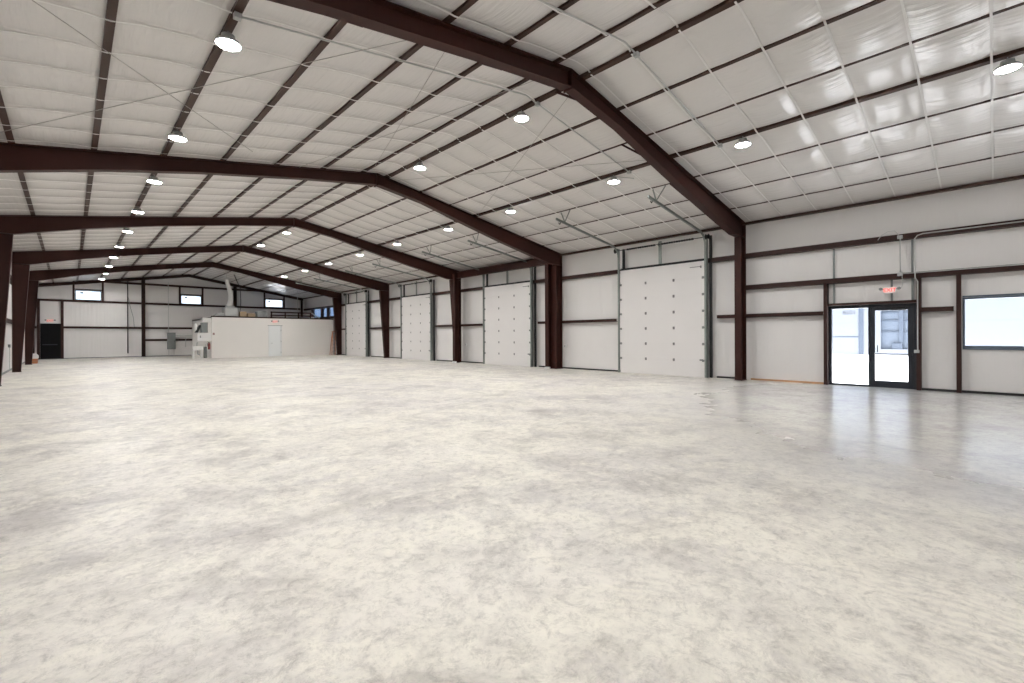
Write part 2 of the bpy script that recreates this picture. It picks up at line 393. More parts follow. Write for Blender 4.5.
def column(y, s):
    mb = MB(); fw = .105; n = .018
    xo = XR if s == 1 else XLC
    straight = s == 1 and y < 15
    xi0, xi1 = (xo - .42, xo - .42) if straight else (xo - s * .32, xo - s * .68) if s == 1 else (-1.54, -1.26)
    zb = zr(XM + s * 8.12) - .65 if s == 1 else zr(-1.26) - .59
    def slab(xa0, xb0, z0, xa1, xb1, z1, w):
        mb.prism([(xa0, y - w, z0), (xb0, y - w, z0), (xb1, y - w, z1), (xa1, y - w, z1)], (0, 2 * w, 0))
    slab(xo, xo - s * n, .02, xo, xo - s * n, zr(xo) - .02, fw)
    slab(xi0, xi0 + s * n, .02, xi1, xi1 + s * n, zb, fw)
    slab(xo - s * n, xi0 + s * n, .02, xo - s * n, xi1 + s * n, zb, .006)
    return mb
for k, y in enumerate(FY):
    t = thing('portal_frame', (XM, y, 0), 'dark red-brown steel portal frame spanning the hall, %s from the camera' % FRM[k], 'steel frame', 'portal frames')
    for s in (1, -1):
        if s == -1 and k < 2 and False: continue
        c = column(y, s).build('column', M['steel'], t)
        xo = XR if s == 1 else XLC
        bw = .44 if s == 1 and y < 15 else .34 if s == 1 else .28
        bp = MB().box(min(xo, xo - s * bw), max(xo, xo - s * bw), y - .12, y + .12, 0, .02)
        for dx in (.07, .21):
            for dy in (-.07, .07): bp.lathe([(.016, 0), (.016, .05)], (xo - s * dx, y + dy, .02), 6)
        bp.build('base_plate', M['steel'], c)
        rafter(y, s).build('rafter', M['steel'], t)
    for x in (-.83, 2.83, 5.36, 6.60, 7.40, 9.85, 12.30, 14.77):
        for dy in (.62,):
            d = abs(x - XM); prof = PR if x > XM else PL
            for (a, h0), (b, h1) in zip(prof[:-1], prof[1:]):
                if a <= d <= b: h = h0 + (h1 - h0) * (d - a) / (b - a)
            MB().bar((x, y + dy, zr(x) + .015), (x, y + math.copysign(.1, dy), zr(x) - h + .02), .045, .045).build('flange_brace', M['steel'], t)

# far end frame
t = thing('end_wall_frame', (XM, YE - .2, 0), 'brown steel gable rafters and posts against the far end wall', 'steel frame')
for s in (1, -1):
    xo = XR if s == 1 else XL
    MB().prism([(XM, YE - .24, ZR), (xo, YE - .24, zr(xo)), (xo, YE - .24, zr(xo) - .22), (XM, YE - .24, ZR - .22)], (0, .16, 0)).build('rafter', M['girt'], t)
    MB().channel((xo - s * .12, YE - .13, 0), (xo - s * .12, YE - .13, zr(xo) - .1), .16, .1, (0, -1, 0)).build('column', M['girt'], t)
for x in (4.10, 10.34):
    MB().channel((x, YE - .13, 0), (x, YE - .13, zr(x) - .1), .23, .14, (0, -1, 0)).build('column', M['girt'], t)

# wind portal between second and third frames on the right
t = thing('wind_portal', (15.75, 17.2, 0), 'brown inner wind bracing portal around the second overhead door', 'steel frame')
for y in (13.86, 20.79):
    MB().box(15.40, 15.42, y - .1, y + .1, 0.02, 4.95).box(15.68, 15.70, y - .1, y + .1, 0.02, 4.95).box(15.42, 15.68, y - .006, y + .006, .02, 4.95).box(15.38, 15.72, y - .11, y + .11, 0, .02).build('post', M['steel'], t)
MB().box(15.50, 15.70, 13.97, 20.68, 5.03, 5.05).box(15.50, 15.70, 13.97, 20.68, 4.70, 4.72).box(15.594, 15.606, 13.97, 20.68, 4.72, 5.03).build('beam', M['steel'], t)

# ------------------------------------------------------------------ purlins and eave struts
PLAB = {XLC: 'brown eave strut along the top of the left wall', -.83: 'brown purlin nearest the left wall', .39: 'brown purlin second from the left wall',
        1.61: 'brown purlin that carries the left row of lamps', 2.83: 'brown purlin just right of the left lamp row', 4.10: 'brown purlin midway up the left roof slope',
        5.36: 'brown purlin second left of the ridge', 6.60: 'brown purlin just left of the ridge', 7.40: 'thick brown purlin just right of the ridge, with the middle lamps',
        8.64: 'brown purlin second right of the ridge', 9.85: 'thin brown purlin just above the right lamp row', 11.05: 'thick brown purlin that carries the right row of lamps',
        12.30: 'thin brown purlin just below the right lamp row', 13.55: 'thin brown purlin second from the right eave', 14.77: 'thin brown purlin nearest the right eave',
        15.93: 'dark brown eave strut along the top of the right wall'}
for x in PX:
    mb = MB(); w, p = FAT.get(x, THIN); z = zr(x)
    if x in (XLC, 15.93):
        s = 1 if x > 0 else -1
        mb.box(x + s * .01, x + s * .16, YF, YE - .01, z - .085, z - .02)
    else:
        s = 1 if x > XM else -1; a = -SL * s
        prof = [(-w/2, 0), (w/2, 0), (w/2, .008), (-w/2 + .008, .008), (-w/2 + .008, .2), (w/2, .2), (w/2, .208), (-w/2, .208)]
        mb.prism([(x + i, YF, z + a * i + j) for i, j in prof], (0, YE - YF - .01, 0))
    o = mb.build('roof_purlin' if x not in (XLC, 15.93) else 'eave_strut', M['purlin'])
    tag(o, PLAB[x], 'purlin' if x not in (XLC, 15.93) else 'beam', 'roof purlins')

# ------------------------------------------------------------------ straps
BAYN = ['in front of the nearest frame', 'between the nearest and second frames', 'between the second and third frames', 'between the third and fourth frames', 'between the fourth and fifth frames', 'beyond the farthest frame']
for y in SY:
    if y < -.9 or y > YE - .3: continue
    for s in (1, -1):
        mb = MB()
        xs = [XM] + sorted([x for x in PX if (x - XM) * s > 0], key=lambda x: abs(x - XM))
        if s == -1: xs[-1] = WL + .02
        else: xs[-1] = WR - .02
        pts = []
        for a, b in zip(xs[:-1], xs[1:]):
            for i in range(4):
                u = i / 4; x = a + (b - a) * u
                pa = FAT.get(a, THIN)[1] if a != XM else .045; pb = FAT.get(b, THIN)[1]
                pts.append((x, zr(x) - .006 + (0 if i == 0 and a != XM else min(.004 + (pa + (pb - pa) * u) - .012, .05) * (math.sin(PI * u) ** .4 if i else .5))))
        pts.append((xs[-1], zr(xs[-1]) + .004))
        hw = .016
        vs = []
        for x, z in pts: vs += [(x, y - hw, z), (x, y + hw, z), (x, y + hw, z + .004), (x, y - hw, z + .004)]
        fs = [(0, 1, 2, 3)]; n = len(pts)
        for i in range(n - 1):
            for q in range(4): fs.append((i * 4 + q, i * 4 + (q + 1) % 4, i * 4 + 4 + (q + 1) % 4, i * 4 + 4 + q))
        fs.append(tuple((n - 1) * 4 + q for q in (3, 2, 1, 0)))
        mb.add(vs, fs)
        o = mb.build('insulation_strap', M['strap'])
        side = 'right' if s == 1 else 'left'
        tag(o, 'thin white strap under the %s roof slope, %s' % (side, BAYN[bay(y)]), 'strap', 'white straps on the %s slope, %s' % (side, BAYN[bay(y)]))

# ------------------------------------------------------------------ wall girts and posts
def girt_x(y0, y1, z, label, side=1, d=.205):
    h = .145 if z > 2.9 else .115; z -= h / 2 - .035
    xi = XR if side == 1 else XLC; xw = WR if side == 1 else WL; s = side
    x_out = xw - s * .002
    mb = MB()
    mb.box(min(xi, x_out), max(xi, x_out), y0, y1, z - .035, z - .025)
    mb.box(min(xi, xi + s * .01), max(xi, xi + s * .01), y0, y1, z - .025, z - .035 + h)
    mb.box(min(xi, xi + s * .03), max(xi, xi + s * .03), y0, y1, z - .045 + h, z - .035 + h)
    return tag(mb.build('wall_girt', M['girt']), label, 'girt', 'wall girts')
girt_x(YF + .01, 45.4, 4.07, 'long top girt of the right wall, running over every overhead door')
girt_x(YF + .01, 5.86, 3.03, 'brown girt of the right wall passing above the glass entrance')
girt_x(3.50, 6.60, 2.10, 'brown girt between nearest right column and glass entrance')
girt_x(.72, 1.36, 2.11, 'short brown girt stub between glass entrance and big window')
girt_x(10.62, 15.0, 2.10, 'brown girt at mid height behind the second right column')
girt_x(19.05, 23.5, 2.10, 'brown girt at mid height behind the third right column')
girt_x(27.5, 32.0, 2.10, 'brown girt at mid height behind the fourth right column')
girt_x(36.0, 38.2, 2.10, 'short brown girt beyond the farthest overhead door')
girt_x(38.45, 45.4, 3.14, 'brown girt under the tinted windows above the white office')
girt_x(YF + .01, 45.4, 2.20, 'brown girt at mid height along the left wall', -1)
girt_x(YF + .01, 45.4, 4.07, 'brown girt high along the left wall', -1)
def girt_y(x0, x1, z, label):
    mb = MB(); yi = YE - .12; h = .15; z -= .04
    mb.box(x0, x1, yi, YE - .002, z - .035, z - .025).box(x0, x1, yi, yi + .01, z - .025, z - .035 + h).box(x0, x1, yi, yi + .03, z - .045 + h, z - .035 + h)
    return tag(mb.build('wall_girt', M['girt']), label, 'girt', 'wall girts')
girt_y(-.4, 15.8, 5.63, 'topmost brown girt across the far end wall')
girt_y(-1.75, 15.8, 4.13, 'brown girt under the high windows of the far end wall')
girt_y(-1.78, -1.66, 2.22, 'short brown girt left of the far black door')
girt_y(-.34, 10.2, 2.23, 'brown girt right of the far black door at mid height')
girt_y(4.2, 10.2, 1.29, 'lowest brown girt of the far end wall, behind the grey panel')
def post_y(x, z0, z1, label, w=.09):
    mb = MB().channel((x, YE - .12, z0), (x, YE - .12, z1), w * 1.25, .115, (0, 1, 0))
    return tag(mb.build('wall_post', M['girt']), label, 'post', 'wall posts')
post_y(-1.58, 0, 4.09, 'brown post at the left of the far black door', .12)
post_y(-.40, 0, 4.09, 'brown post at the right of the far black door', .12)
for (x0, x1, z0, z1), nm in zip(EW, ('left', 'middle', 'right')):
    post_y(x0 - .07, 4.18, 5.59, 'short brown post at the left of the %s high end window' % nm)
    post_y(x1 + .07, 4.18, 5.59, 'short brown post at the right of the %s high end window' % nm)
    mb = MB().channel((x0 - .02, YE - .005, z1 + .05), (x1 + .02, YE - .005, z1 + .05), .06, .10, (0, -1, 0))
    tag(mb.build('window_header', M['girt']), 'brown header over the %s high end window' % nm, 'header', 'wall posts')
def post_x(y, z0, z1, label, w=.09, m='girt', x0=XR, dep=None):
    mb = MB().channel((x0, y, z0), (x0, y, z1), w, dep or WR - x0 - .004, (1, 0, 0), .025)
    return tag(mb.build('wall_post', M[m]), label, 'post', 'wall posts')
post_x(3.45, 0, 2.99, 'brown post at the left of the glass entrance')
post_x(1.385, 0, 2.99, 'brown post at the right of the glass entrance')
post_x(.63, 0, 2.99, 'brown post at the left of the big window')
mb = MB().channel((XR + .01, 1.43, 2.34), (XR + .01, 3.40, 2.34), .07, .19, (1, 0, 0))
tag(mb.build('door_header', M['girt']), 'brown header over the glass entrance', 'header')
for y, nm in ((41.22, 'between the first and second tinted windows'), (39.87, 'between the second and third tinted windows'), (43.45, 'left of the tinted windows above the office')):
    post_x(y, 3.18, 4.04, 'short dark post ' + nm, .1)
# grey struts by the entrance
for y, z0, z1, lb in ((3.27, 2.38, 3.98, 'thin grey strut rising left of the exit sign'), (1.95, 2.38, 3.00, 'thin grey strut behind the exit sign'), (1.52, 2.38, 3.98, 'thin grey strut rising right of the exit sign')):
    tag(MB().channel((WR - .05, y, z0), (WR - .05, y, z1), .045, .04, (1, 0, 0), .01, .006).build('channel_strut', M['grey']), lb, 'strut')

# ------------------------------------------------------------------ X-bracing rods
RODS = [(-1.2, 6.5, 3.2, 12.4, 'left'), (-1.0, 12.75, 4.05, 5.85, 'left'), (4.35, 5.85, 6.5, 12.6, 'mid'), (6.7, 6.0, 4.6, 13.3, 'mid'), (7.45, 5.9, 10.9, 13.2, 'right'), (10.8, 5.9, 7.6, 13.2, 'right')]
RL = ['bracing rod crossing the left slope from the left wall side', 'bracing rod crossing over the left lamp row toward the nearest frame', 'bracing rod left of the ridge running away from the camera',
      'bracing rod left of the ridge crossing the other one', 'bracing rod right of the ridge running down to the second frame', 'bracing rod on the right slope running up to the second frame']
for q, ((x0, y0, x1, y1, _), lb) in enumerate(zip(RODS, RL)):
    dz = .055 + .02 * (q % 2)
    pts = [(x0 + (x1 - x0) * i / 10, y0 + (y1 - y0) * i / 10, zr(x0 + (x1 - x0) * i / 10) - dz) for i in range(11)]
    tag(MB().tube(pts, .0055, 6).build('brace_rod', M['rod'], smooth=True), 'thin steel ' + lb, 'rod', 'roof bracing rods')

# ------------------------------------------------------------------ high bay lamps
def lamp_proto():
    t = thing('high_bay_lamp', (0, 0, 0), 'lamp', 'lamp')
    MB().lathe([(.03, .13), (.085, .125), (.09, .06), (.12, .05), (0.1440, .038), (0.1548, .022), (0.1575, .012), (0.1575, -.010), (0.1521, -.010), (0.1521, .0)]).build('housing', M['ltgrey'], t, True)
    MB().lathe([(0.1517, .001), (0.1512, -.002), (.10, -.003), (.04, -.004)]).build('diffuser', M['lamp'], t, True)
    MB().lathe([(.034, -.005), (.032, -.011), (.012, -.014)], n=16).build('sensor', M['lens'], t, True)
    MB().tube([(0, 0, .125), (0, 0, .15), (.015, 0, .165), (0, 0, .185), (-.012, 0, .175)], .008, 6).build('hook', M['grey'], t, True)
    return t
LY = [-.15, 3.95, 7.4, 11.6, 15.25, 19.3, 23.1, 27.2, 31.0, 35.0, 39.0, 43.0]
lamps = []
for x, row in ((1.61, 'left'), (7.40, 'middle'), (11.05, 'right')):
    for i, y in enumerate(LY):
        if row == 'right' and y > 37: continue
        if row == 'middle' and i not in (2, 3, 6, 7): continue
        lamps.append((x, y, row, i))
proto = None
PAIRS = ['nearer', 'farther']
for x, y, row, i in lamps:
    if proto is None: proto = lamp_proto(); o = proto
    else: o = copy_tree(proto)
    o.location = (x, y, zr(x) - .19)
    same = [q for q in LY if bay(q) == bay(y)]
    o['label'] = 'round glowing lamp in the %s row, the %s one %s' % (row, PAIRS[same.index(y)] if len(same) > 1 else 'only', BAYN[bay(y)])
    o['group'] = 'high bay lamps'

# ------------------------------------------------------------------ ceiling conduits
def pipe(name, pts, r, label, m='conduit', boxes=(), cat='conduit', bs=.045):
    t = thing(name, pts[0], label, cat)
    MB().tube(pts, r, 8).build('pipe', M[m], t, True)
    for b in boxes:
        MB().box(b[0] - bs, b[0] + bs, b[1] - bs, b[1] + bs, b[2] - bs * .8, b[2] + bs * .8).build('junction_box', M['ltgrey'], t, bevel=.006)
    return t
for y, lb in ((6.9, 'grey conduit crossing the roof just beyond the nearest frame'), (4.46, 'grey conduit crossing the roof in front of the nearest frame')):
    xs = [1.61, 2.83, 4.1, 5.36, 6.6, XM, 7.4, 8.64, 9.85, 11.05] if y > 5 else [1.61, 4.1, 6.6, XM, 7.4, 8.64, 9.85, 11.05]
    pipe('roof_conduit', [(x, y, zr(x) - .045) for x in xs], .014, lb, boxes=[(1.61, y, zr(1.61) - .05), (7.4, y, zr(7.4) - .05), (11.05, y, zr(11.05) - .05)])
pipe('roof_conduit', [(11.05 + .4, 7.0, zr(11.45) - .03), (11.05, 7.4, zr(11.05) - .04), (11.05, 12.5, zr(11.05) - .04)], .011, 'grey conduit along the right lamp purlin beyond the nearest frame')

# conduits on right wall by the entrance
xw = XR - .02
pipe('wall_conduit', [(xw, -1.2, 4.08), (xw, 1.30, 4.08), (xw, 1.40, 4.05), (xw, 1.45, 3.98), (xw, 1.45, 2.95), (xw, 1.40, 2.85), (xw - .01, 1.40, 1.02)], .014,
     'grey conduit bending from the top girt down beside the entrance', boxes=[(xw - .01, 1.42, 1.02)], bs=.05)
pipe('wall_conduit', [(xw, 1.75, 4.08), (xw, 1.75, 3.06)], .012, 'vertical grey conduit joining two boxes above the exit sign', boxes=[(xw, 1.75, 4.06), (xw, 1.75, 3.07)], bs=.055)
pipe('wall_conduit', [(xw, 1.70, 3.08), (xw, -1.2, 3.08)], .012, 'grey conduit along the girt above the big window')
pipe('wall_cable', [(xw, 2.22, 4.05), (xw, 2.14, 4.17), (xw, 2.0, 4.25), (xw, 1.86, 4.25), (xw, 1.78, 4.12)], .009, 'grey flexible cable arching over the top girt near the entrance', cat='cable')
pipe('wall_cable', [(xw, 1.71, 3.02), (xw, 1.70, 2.80), (xw, 1.74, 2.69), (xw, 1.83, 2.66)], .009, 'grey flexible cable curling down into the exit sign', cat='cable')

# ------------------------------------------------------------------ exit signs
def exit_sign(loc, R, label, sc=1.0):
    t = thing('exit_sign', loc, label, 'exit sign'); T = Matrix.Translation(loc) @ R @ Matrix.Scale(sc, 4)
    def tr(mb): mb.v = [tuple(T @ Vector(v)) for v in mb.v]; return mb
    tr(MB().box(-.15, .15, -.10, .10, -.045, 0)).build('housing', M['white'], t, bevel=.006)
    tr(MB().box(-.135, .135, -.085, .085, 0.0005, .003)).build('face', M['exitface'], t)
    place_text('EXIT', .165, 'lettering', M['exitred'], T @ Matrix.Translation((0, 0, .006)), t, .0015)
    for s in (1, -1):
        q = MB().lathe([(.02, -.05), (.045, -.03), (.05, .02), (.045, .025)], n=14)
        q.v = [(v[0] + s * .235, v[1] + .05, v[2]) for v in q.v]
        tr(q).build('emergency_light', M['grey'], t, True)
        tr(MB().bar((s * .15, .03, -.03), (s * .2, .05, -.03), .02, .02)).build('light_arm', M['grey'], t)
    return t
RX = Matrix(((0, 0, -1, 0), (-1, 0, 0, 0), (0, 1, 0, 0), (0, 0, 0, 1)))      # faces -x
RY = Matrix(((1, 0, 0, 0), (0, 0, -1, 0), (0, 1, 0, 0), (0, 0, 0, 1)))      # faces -y
exit_sign((15.98, 1.965, 2.66), RX, 'lit red exit sign above the glass entrance', .82)
exit_sign((-1.0, YE - .06, 2.68), RY, 'lit red exit sign above the far black door')
exit_sign((11.42, 38.34, 2.66), RY, 'lit red exit sign above the white office door')

# ------------------------------------------------------------------ overhead doors
def overhead_door(y0, y1):
    t = thing('overhead_door', (15.95, (y0 + y1) / 2, 0), 'door', 'overhead door')
    n = 7; H = 4.06; sh = H / n
    x0, x1 = 15.93, 15.98
    for i in range(n):
        z = i * sh
        mb = MB().box(x0, x1, y0, y1, z + .0008, z + sh - .0008)
        s = mb.build('door_section', M['door'], t)
        rb = MB()
        for r in range(1, 4): rb.box(x0 - .0008, x0, y0 + .05, y1 - .05, z + sh * r / 4 - .004, z + sh * r / 4 + .004)
        rb.build('pressed_rib', M['door'], s)
    L = y1 - y0
    for i in range(1, n):
        for u in (1 / 3, 2 / 3):
            y = y0 + L * u
            MB().box(x0 - .010, x0 - .001, y - .035, y + .035, i * sh - .05, i * sh + .05).tube([(x0 - .012, y - .04, i * sh), (x0 - .012, y + .04, i * sh)], .010, 6).build('hinge', M['hinge'], t)
        for y, s in ((y0, 1), (y1, -1)):
            MB().box(x0 - .03, x0 - .001, y + s * .01 if s == 1 else y - .08, y + .08 if s == 1 else y - .01, i * sh - .04, i * sh + .04).tube([(x0 - .03, y, i * sh), (x0 - .03, y - s * .05, i * sh)], .012, 6).build('roller_hinge', M['hinge'], t)
    MB().box(x0 - .04, x0 - .001, y0 + .12, y0 + .50, H - .20, H - .18).box(x0 - .04, x0 - .001, y0 + .10, y0 + .13, H - .24, H - .16).build('top_bracket', M['hinge'], t)
    MB().box(x0 - .05, x0 - .001, y0 + .05, y0 + .16, .58, .63).build('lift_handle', M['hinge'], t)
    for y, s in ((y0 - .05, -1), (y1 + .05, 1)):
        path = [(15.89, y, 0.0), (15.89, y, 2.2), (15.89, y, 4.55)]
        for a in range(1, 7):
            th = a / 6 * (PI / 2 - .13); path.append((15.89 - .42 * (1 - math.cos(th)), y, 4.55 + .42 * math.sin(th) + .03 * a / 6))
        vt = MB()
        for p, q in zip(path[:-1], path[1:]): vt.bar(p, q, .06, .035, (1, 0, 0) if abs(q[0] - p[0]) < .2 and q[2] - p[2] > .5 else (0, 0, 1))
        vt.build('vertical_track', M['galv'], t)
        vt2 = MB().box(15.93, 16.0, y - .02 + s * .03, y + .015 + s * .03, 0, 4.95); vt2.build('track_angle', M['galv'], t)
        e = path[-1]; endp = (12.1, y, 5.49)
        MB().bar(e, endp, .05, .075).build('horizontal_track', M['galv'], t)
        h = (12.55, y, 5.46)
        MB().bar(h, (12.36, y, zr(12.36) - .003), .035, .02).bar((12.55, y, 5.44), (12.33, y - .42, zr(12.33) - .003), .03, .02).build('track_hanger', M['galv'], t)
        q = [(12.28 + .045 * math.cos(a), y, 5.40 + .06 * math.sin(a)) for a in [PI * (-.95 + .14 * i) for i in range(8)]]
        MB().tube(q, .014, 6).build('stop_bumper', M['black'], t, True)
        dr = MB().lathe([(.05, -.06), (.095, -.05), (.07, -.04), (.07, .04), (.095, .05), (.05, .06)], n=16)
        dr.v = [(15.86 + v[0], y + s * .09 + v[2], 4.86 + v[1]) for v in dr.v]
        dr.build('cable_drum', M['black'], t, True)
    sp = MB().tube([(15.86, y0 - .12, 4.86), (15.86, y1 + .12, 4.86)], .013, 8).build('spring_shaft', M['black'], t)
    ym = y0 + L * .5
    for a, b in ((y0 + .35, ym - .12), (ym + .12, y1 - .35)):
        nn = 26; pts = [(15.86, a + (b - a) * i / nn, 4.86) for i in range(nn + 1)]
        MB().tube(pts, .03, 10, [.038 if i % 2 else .030 for i in range(nn + 1)]).build('torsion_spring', M['black'], t, True)
    MB().box(15.99, 16.02, ym - .06, ym + .06, 4.12, 5.0).box(15.85, 15.99, ym - .01, ym + .01, 4.80, 4.92).build('centre_bracket', M['galv'], t)
    return t
OD = [(6.98, 10.38), (15.35, 18.78), (23.85, 27.25), (32.4, 35.75)]
OS = ['nearest the entrance', 'second from the entrance', 'third from the entrance', 'farthest from the entrance']
ON = ['nearest the glass entrance', 'between the second and third right columns', 'between the third and fourth right columns', 'farthest, beside the white office']
door0 = overhead_door(*OD[0]); mid0 = sum(OD[0]) / 2
for i, (a, b) in enumerate(OD):
    o = door0 if i == 0 else copy_tree(door0)
    o.location.y = (a + b) / 2
    o['label'] = 'white sectional overhead door with tracks, ' + ON[i]; o['group'] = 'overhead doors'
    # black jamb posts and head, part of wall framing
    for y, nm in ((a - .165, 'right'), (b - .08, 'left')):
        post_x(y, 0, 4.93, 'black jamb post at the %s of the overhead door %s' % (nm, OS[i]), .08, 'black', 16.03, .07)
    mb = MB().box(15.985, 16.025, a - .1, b + .0, 4.07, 4.15)
    tag(mb.build('door_header', M['black']), 'black header strip over the overhead door ' + OS[i], 'header', 'overhead door headers')

# small sockets on columns
for y, lb in ((13.36, 'small white socket box on the second right column'), (20.81 - .25, 'small white socket box on the third right column')):
    pass
for (x, y), lb in (((16.0, 13.28), 'small white socket box low beside the second right column'), ((16.0, 20.45), 'small white socket box low beside the third right column')):
    t = thing('socket_box', (x, y, 1.0), lb, 'socket')
    MB().box(x - .04, x + .02, y - .05, y + .05, .95, 1.08).build('box_body', M['white'], t, bevel=.006)
    MB().box(x - .046, x - .041, y - .03, y + .03, .98, 1.05).build('cover_plate', M['ltgrey'], t)
for y, lb in ((13.74, 'white wood block at the foot of the second right column'), (20.6, 'white wood block at the foot of the third right column')):
    tag(MB().box(15.22, 15.36, y - .13, y + .10, 0, .10).build('wood_block', M['white'], bevel=.008), lb, 'block')

# ------------------------------------------------------------------ white office box with plant deck on top
BX, BY, BZ = 7.25, 38.4, 2.92
mb = MB()
for x0, x1, z0, z1 in wall_cells([BX, 15.98], [0, BZ], [(11.0, 11.86, 0, 2.32)]): mb.box(x0, x1, BY, BY + .15, z0, z1)
struct(mb.build('wall_office_front', M['plaster']))
struct(MB().box(BX, BX + .15, BY + .15, YE - .14, 0, BZ).build('wall_office_side', M['plaster']))
struct(MB().box(BX, 15.98, BY + .15, YE - .14, BZ - .12, BZ - .001).build('ceiling_office', M['plaster']))
d3 = MB().box(10.96, 11.0, BY - .02, BY + .1, 0, 2.36).box(11.86, 11.90, BY - .02, BY + .1, 0, 2.36).box(11.0, 11.86, BY - .02, BY + .1, 2.32, 2.36); d3 = struct(d3.build('door_3', M['whitepaint']))
dl = MB().box(11.01, 11.85, BY + .0, BY + .045, .01, 2.31).build('door_leaf', M['whitepaint'], d3, bevel=.004)
MB().tube([(11.12, BY, 1.02), (11.12, BY - .06, 1.02), (11.24, BY - .06, 1.02)], .012, 6).build('door_handle', M['galv'], dl)
for z in (.3, 1.15, 2.0): MB().box(11.845, 11.865, BY - .025, BY - .001, z - .06, z + .06).build('hinge', M['hinge'], d3)
struct(MB().box(10.9, 11.96, BY - .03, BY - .021, 2.36, 2.39).build('trim_2', M['grey']))
struct(MB().box(BX - .01, 15.98, BY - .02, BY + .16, BZ, BZ + .09).build('trim_3', M['girt']))
# wall-hung cabinet cluster at the left corner
t = thing('wall_cabinet', (6.9, BY + .1, 1.22), 'white utility cabinet hung at the left corner of the office', 'cabinet')
MB().box(6.42, BX - .002, BY + .05, BY + .55, 1.22, 1.80).build('body', M['plaster'], t, bevel=.01)
MB().box(6.45, BX - .03, BY + .03, BY + .049, 1.25, 1.77).build('door', M['white'], t, bevel=.005)
MB().box(6.56, 6.62, BY + .01, BY + .03, 1.45, 1.6).build('handle', M['galv'], t)
t = thing('exhaust_fan', (6.6, BY + .3, 1.80), 'grey exhaust fan box with white round hood on the corner cabinet', 'fan')
MB().box(6.66, 7.05, BY + .1, BY + .5, 1.81, 2.52).build('fan_box', M['grey'], t, bevel=.01)
MB().box(7.05, BX - .002, BY + .1, BY + .5, 1.81, 2.86).build('duct', M['plaster'], t)
MB().box(6.72, 7.2, BY + .09, BY + .5, 2.55, 2.86).build('top_duct', M['white'], t, bevel=.01)
q = MB().lathe([(.05, -.10), (.16, -.08), (.19, 0), (.17, .06), (.05, .08)], n=20); q.v = [(6.36 + v[2] * .8, BY + .3 + v[1], 2.2 + v[0] * 1.4) for v in q.v]
q.build('hood', M['white'], t, True)
MB().prism([(6.30, BY + .2, 1.81), (6.48, BY + .2, 1.81), (6.72, BY + .2, 2.35), (6.55, BY + .2, 2.35)], (0, .2, 0)).build('bracket', M['black'], t)
t = thing('utility_sink', (6.5, BY + .5, 0), 'white utility sink on legs beside the office corner', 'sink')
MB().box(6.20, 6.80, BY + .3, BY + .34, .58, .86).box(6.20, 6.80, BY + .76, BY + .80, .58, .86).box(6.20, 6.24, BY + .34, BY + .76, .58, .86).box(6.76, 6.80, BY + .34, BY + .76, .58, .86).box(6.24, 6.76, BY + .34, BY + .76, .56, .60).build('basin', M['white'], t, bevel=.01)
for x in (6.26, 6.74):
    for y in (BY + .36, BY + .74): MB().bar((x, y, .58), (x, y, 0), .05, .05).build('leg', M['white'], t)
MB().tube([(6.5, BY + .72, .86), (6.5, BY + .72, 1.08), (6.5, BY + .62, 1.12), (6.5, BY + .54, 1.06)], .014, 8).build('tap', M['galv'], t, True)
MB().tube([(6.5, BY + .55, .57), (6.5, BY + .55, .3), (6.62, BY + .62, .25), (6.62, BY + .75, .3)], .025, 8).build('drain_pipe', M['grey'], t, True)
t = thing('water_heater', (6.98, BY + .6, 0), 'narrow dark tank standing between utility sink and office corner', 'tank')
MB().lathe([(.10, 0), (.11, .02), (.11, .76), (.09, .80), (.03, .82)], (6.98, BY + .6, 0), 18).build('tank', M['grey'], t, True)
MB().tube([(6.98, BY + .6, .81), (6.98, BY + .6, .95), (7.06, BY + .6, 1.0)], .012, 6).build('pipe', M['galv'], t)
t = thing('fire_extinguisher', (7.12, BY + .15, .8), 'dark red fire extinguisher hung at the office corner', 'fire extinguisher')
MB().lathe([(.03, 0), (.065, .01), (.07, .04), (.07, .40), (.05, .46), (.025, .48), (.025, .5)], (7.12, BY + .15, .62), 18).build('cylinder', M['red'], t, True)
MB().box(7.08, 7.16, BY + .12, BY + .18, 1.12, 1.16).bar((7.12, BY + .15, 1.15), (7.03, BY + .13, 1.19), .02, .015).build('handle', M['black'], t)
MB().tube([(7.12, BY + .12, 1.13), (7.02, BY + .10, 1.08), (7.03, BY + .10, .85)], .012, 6).build('hose', M['black'], t, True)
t = thing('alarm_pull', (7.10 + .3, BY - .03, 1.66), 'small red alarm pull box on the office wall', 'alarm')
MB().box(7.33, 7.43, BY - .05, BY - .001, 1.66, 1.79).build('box_body', M['red'], t, bevel=.006)
MB().box(7.35, 7.41, BY - .06, BY - .051, 1.70, 1.74).build('pull_bar', M['white'], t)

# things on top of the office
D = BZ + .091
t = thing('air_handler', (8.68, 39.7, D), 'light grey air handler box on the office roof', 'air handler')
MB().box(8.25, 9.10, 39.3, 40.1, D, D + .70).build('casing', M['ltgrey'], t, bevel=.015)
MB().box(8.30, 9.05, 39.28, 39.30, D + .08, D + .62).build('access_panel', M['conduit'], t, bevel=.005)
MB().box(8.42, 8.92, 39.45, 39.95, D + .70, D + .82).build('plenum', M['ltgrey'], t)
t = thing('flexible_duct', (8.6, 39.7, D + .82), 'white flexible duct rising from the air handler to the roof', 'duct')
pts = []; rs = []
for i in range(41):
    u = i / 40; pts.append((8.62 + .16 * math.sin(u * 4.2) * (1 - .3 * u) - .05 * u, 39.7, D + .82 + u * 1.95)); rs.append((.17 - .03 * u) * (1.0 if i % 2 else .93))
MB().tube(pts, .16, 14, rs).build('hose', M['strap'], t, True)
MB().bar(pts[-1], (pts[-1][0], 39.7, zr(8.6) - .0), .02, .02).build('hanging_strap', M['rod'], t)
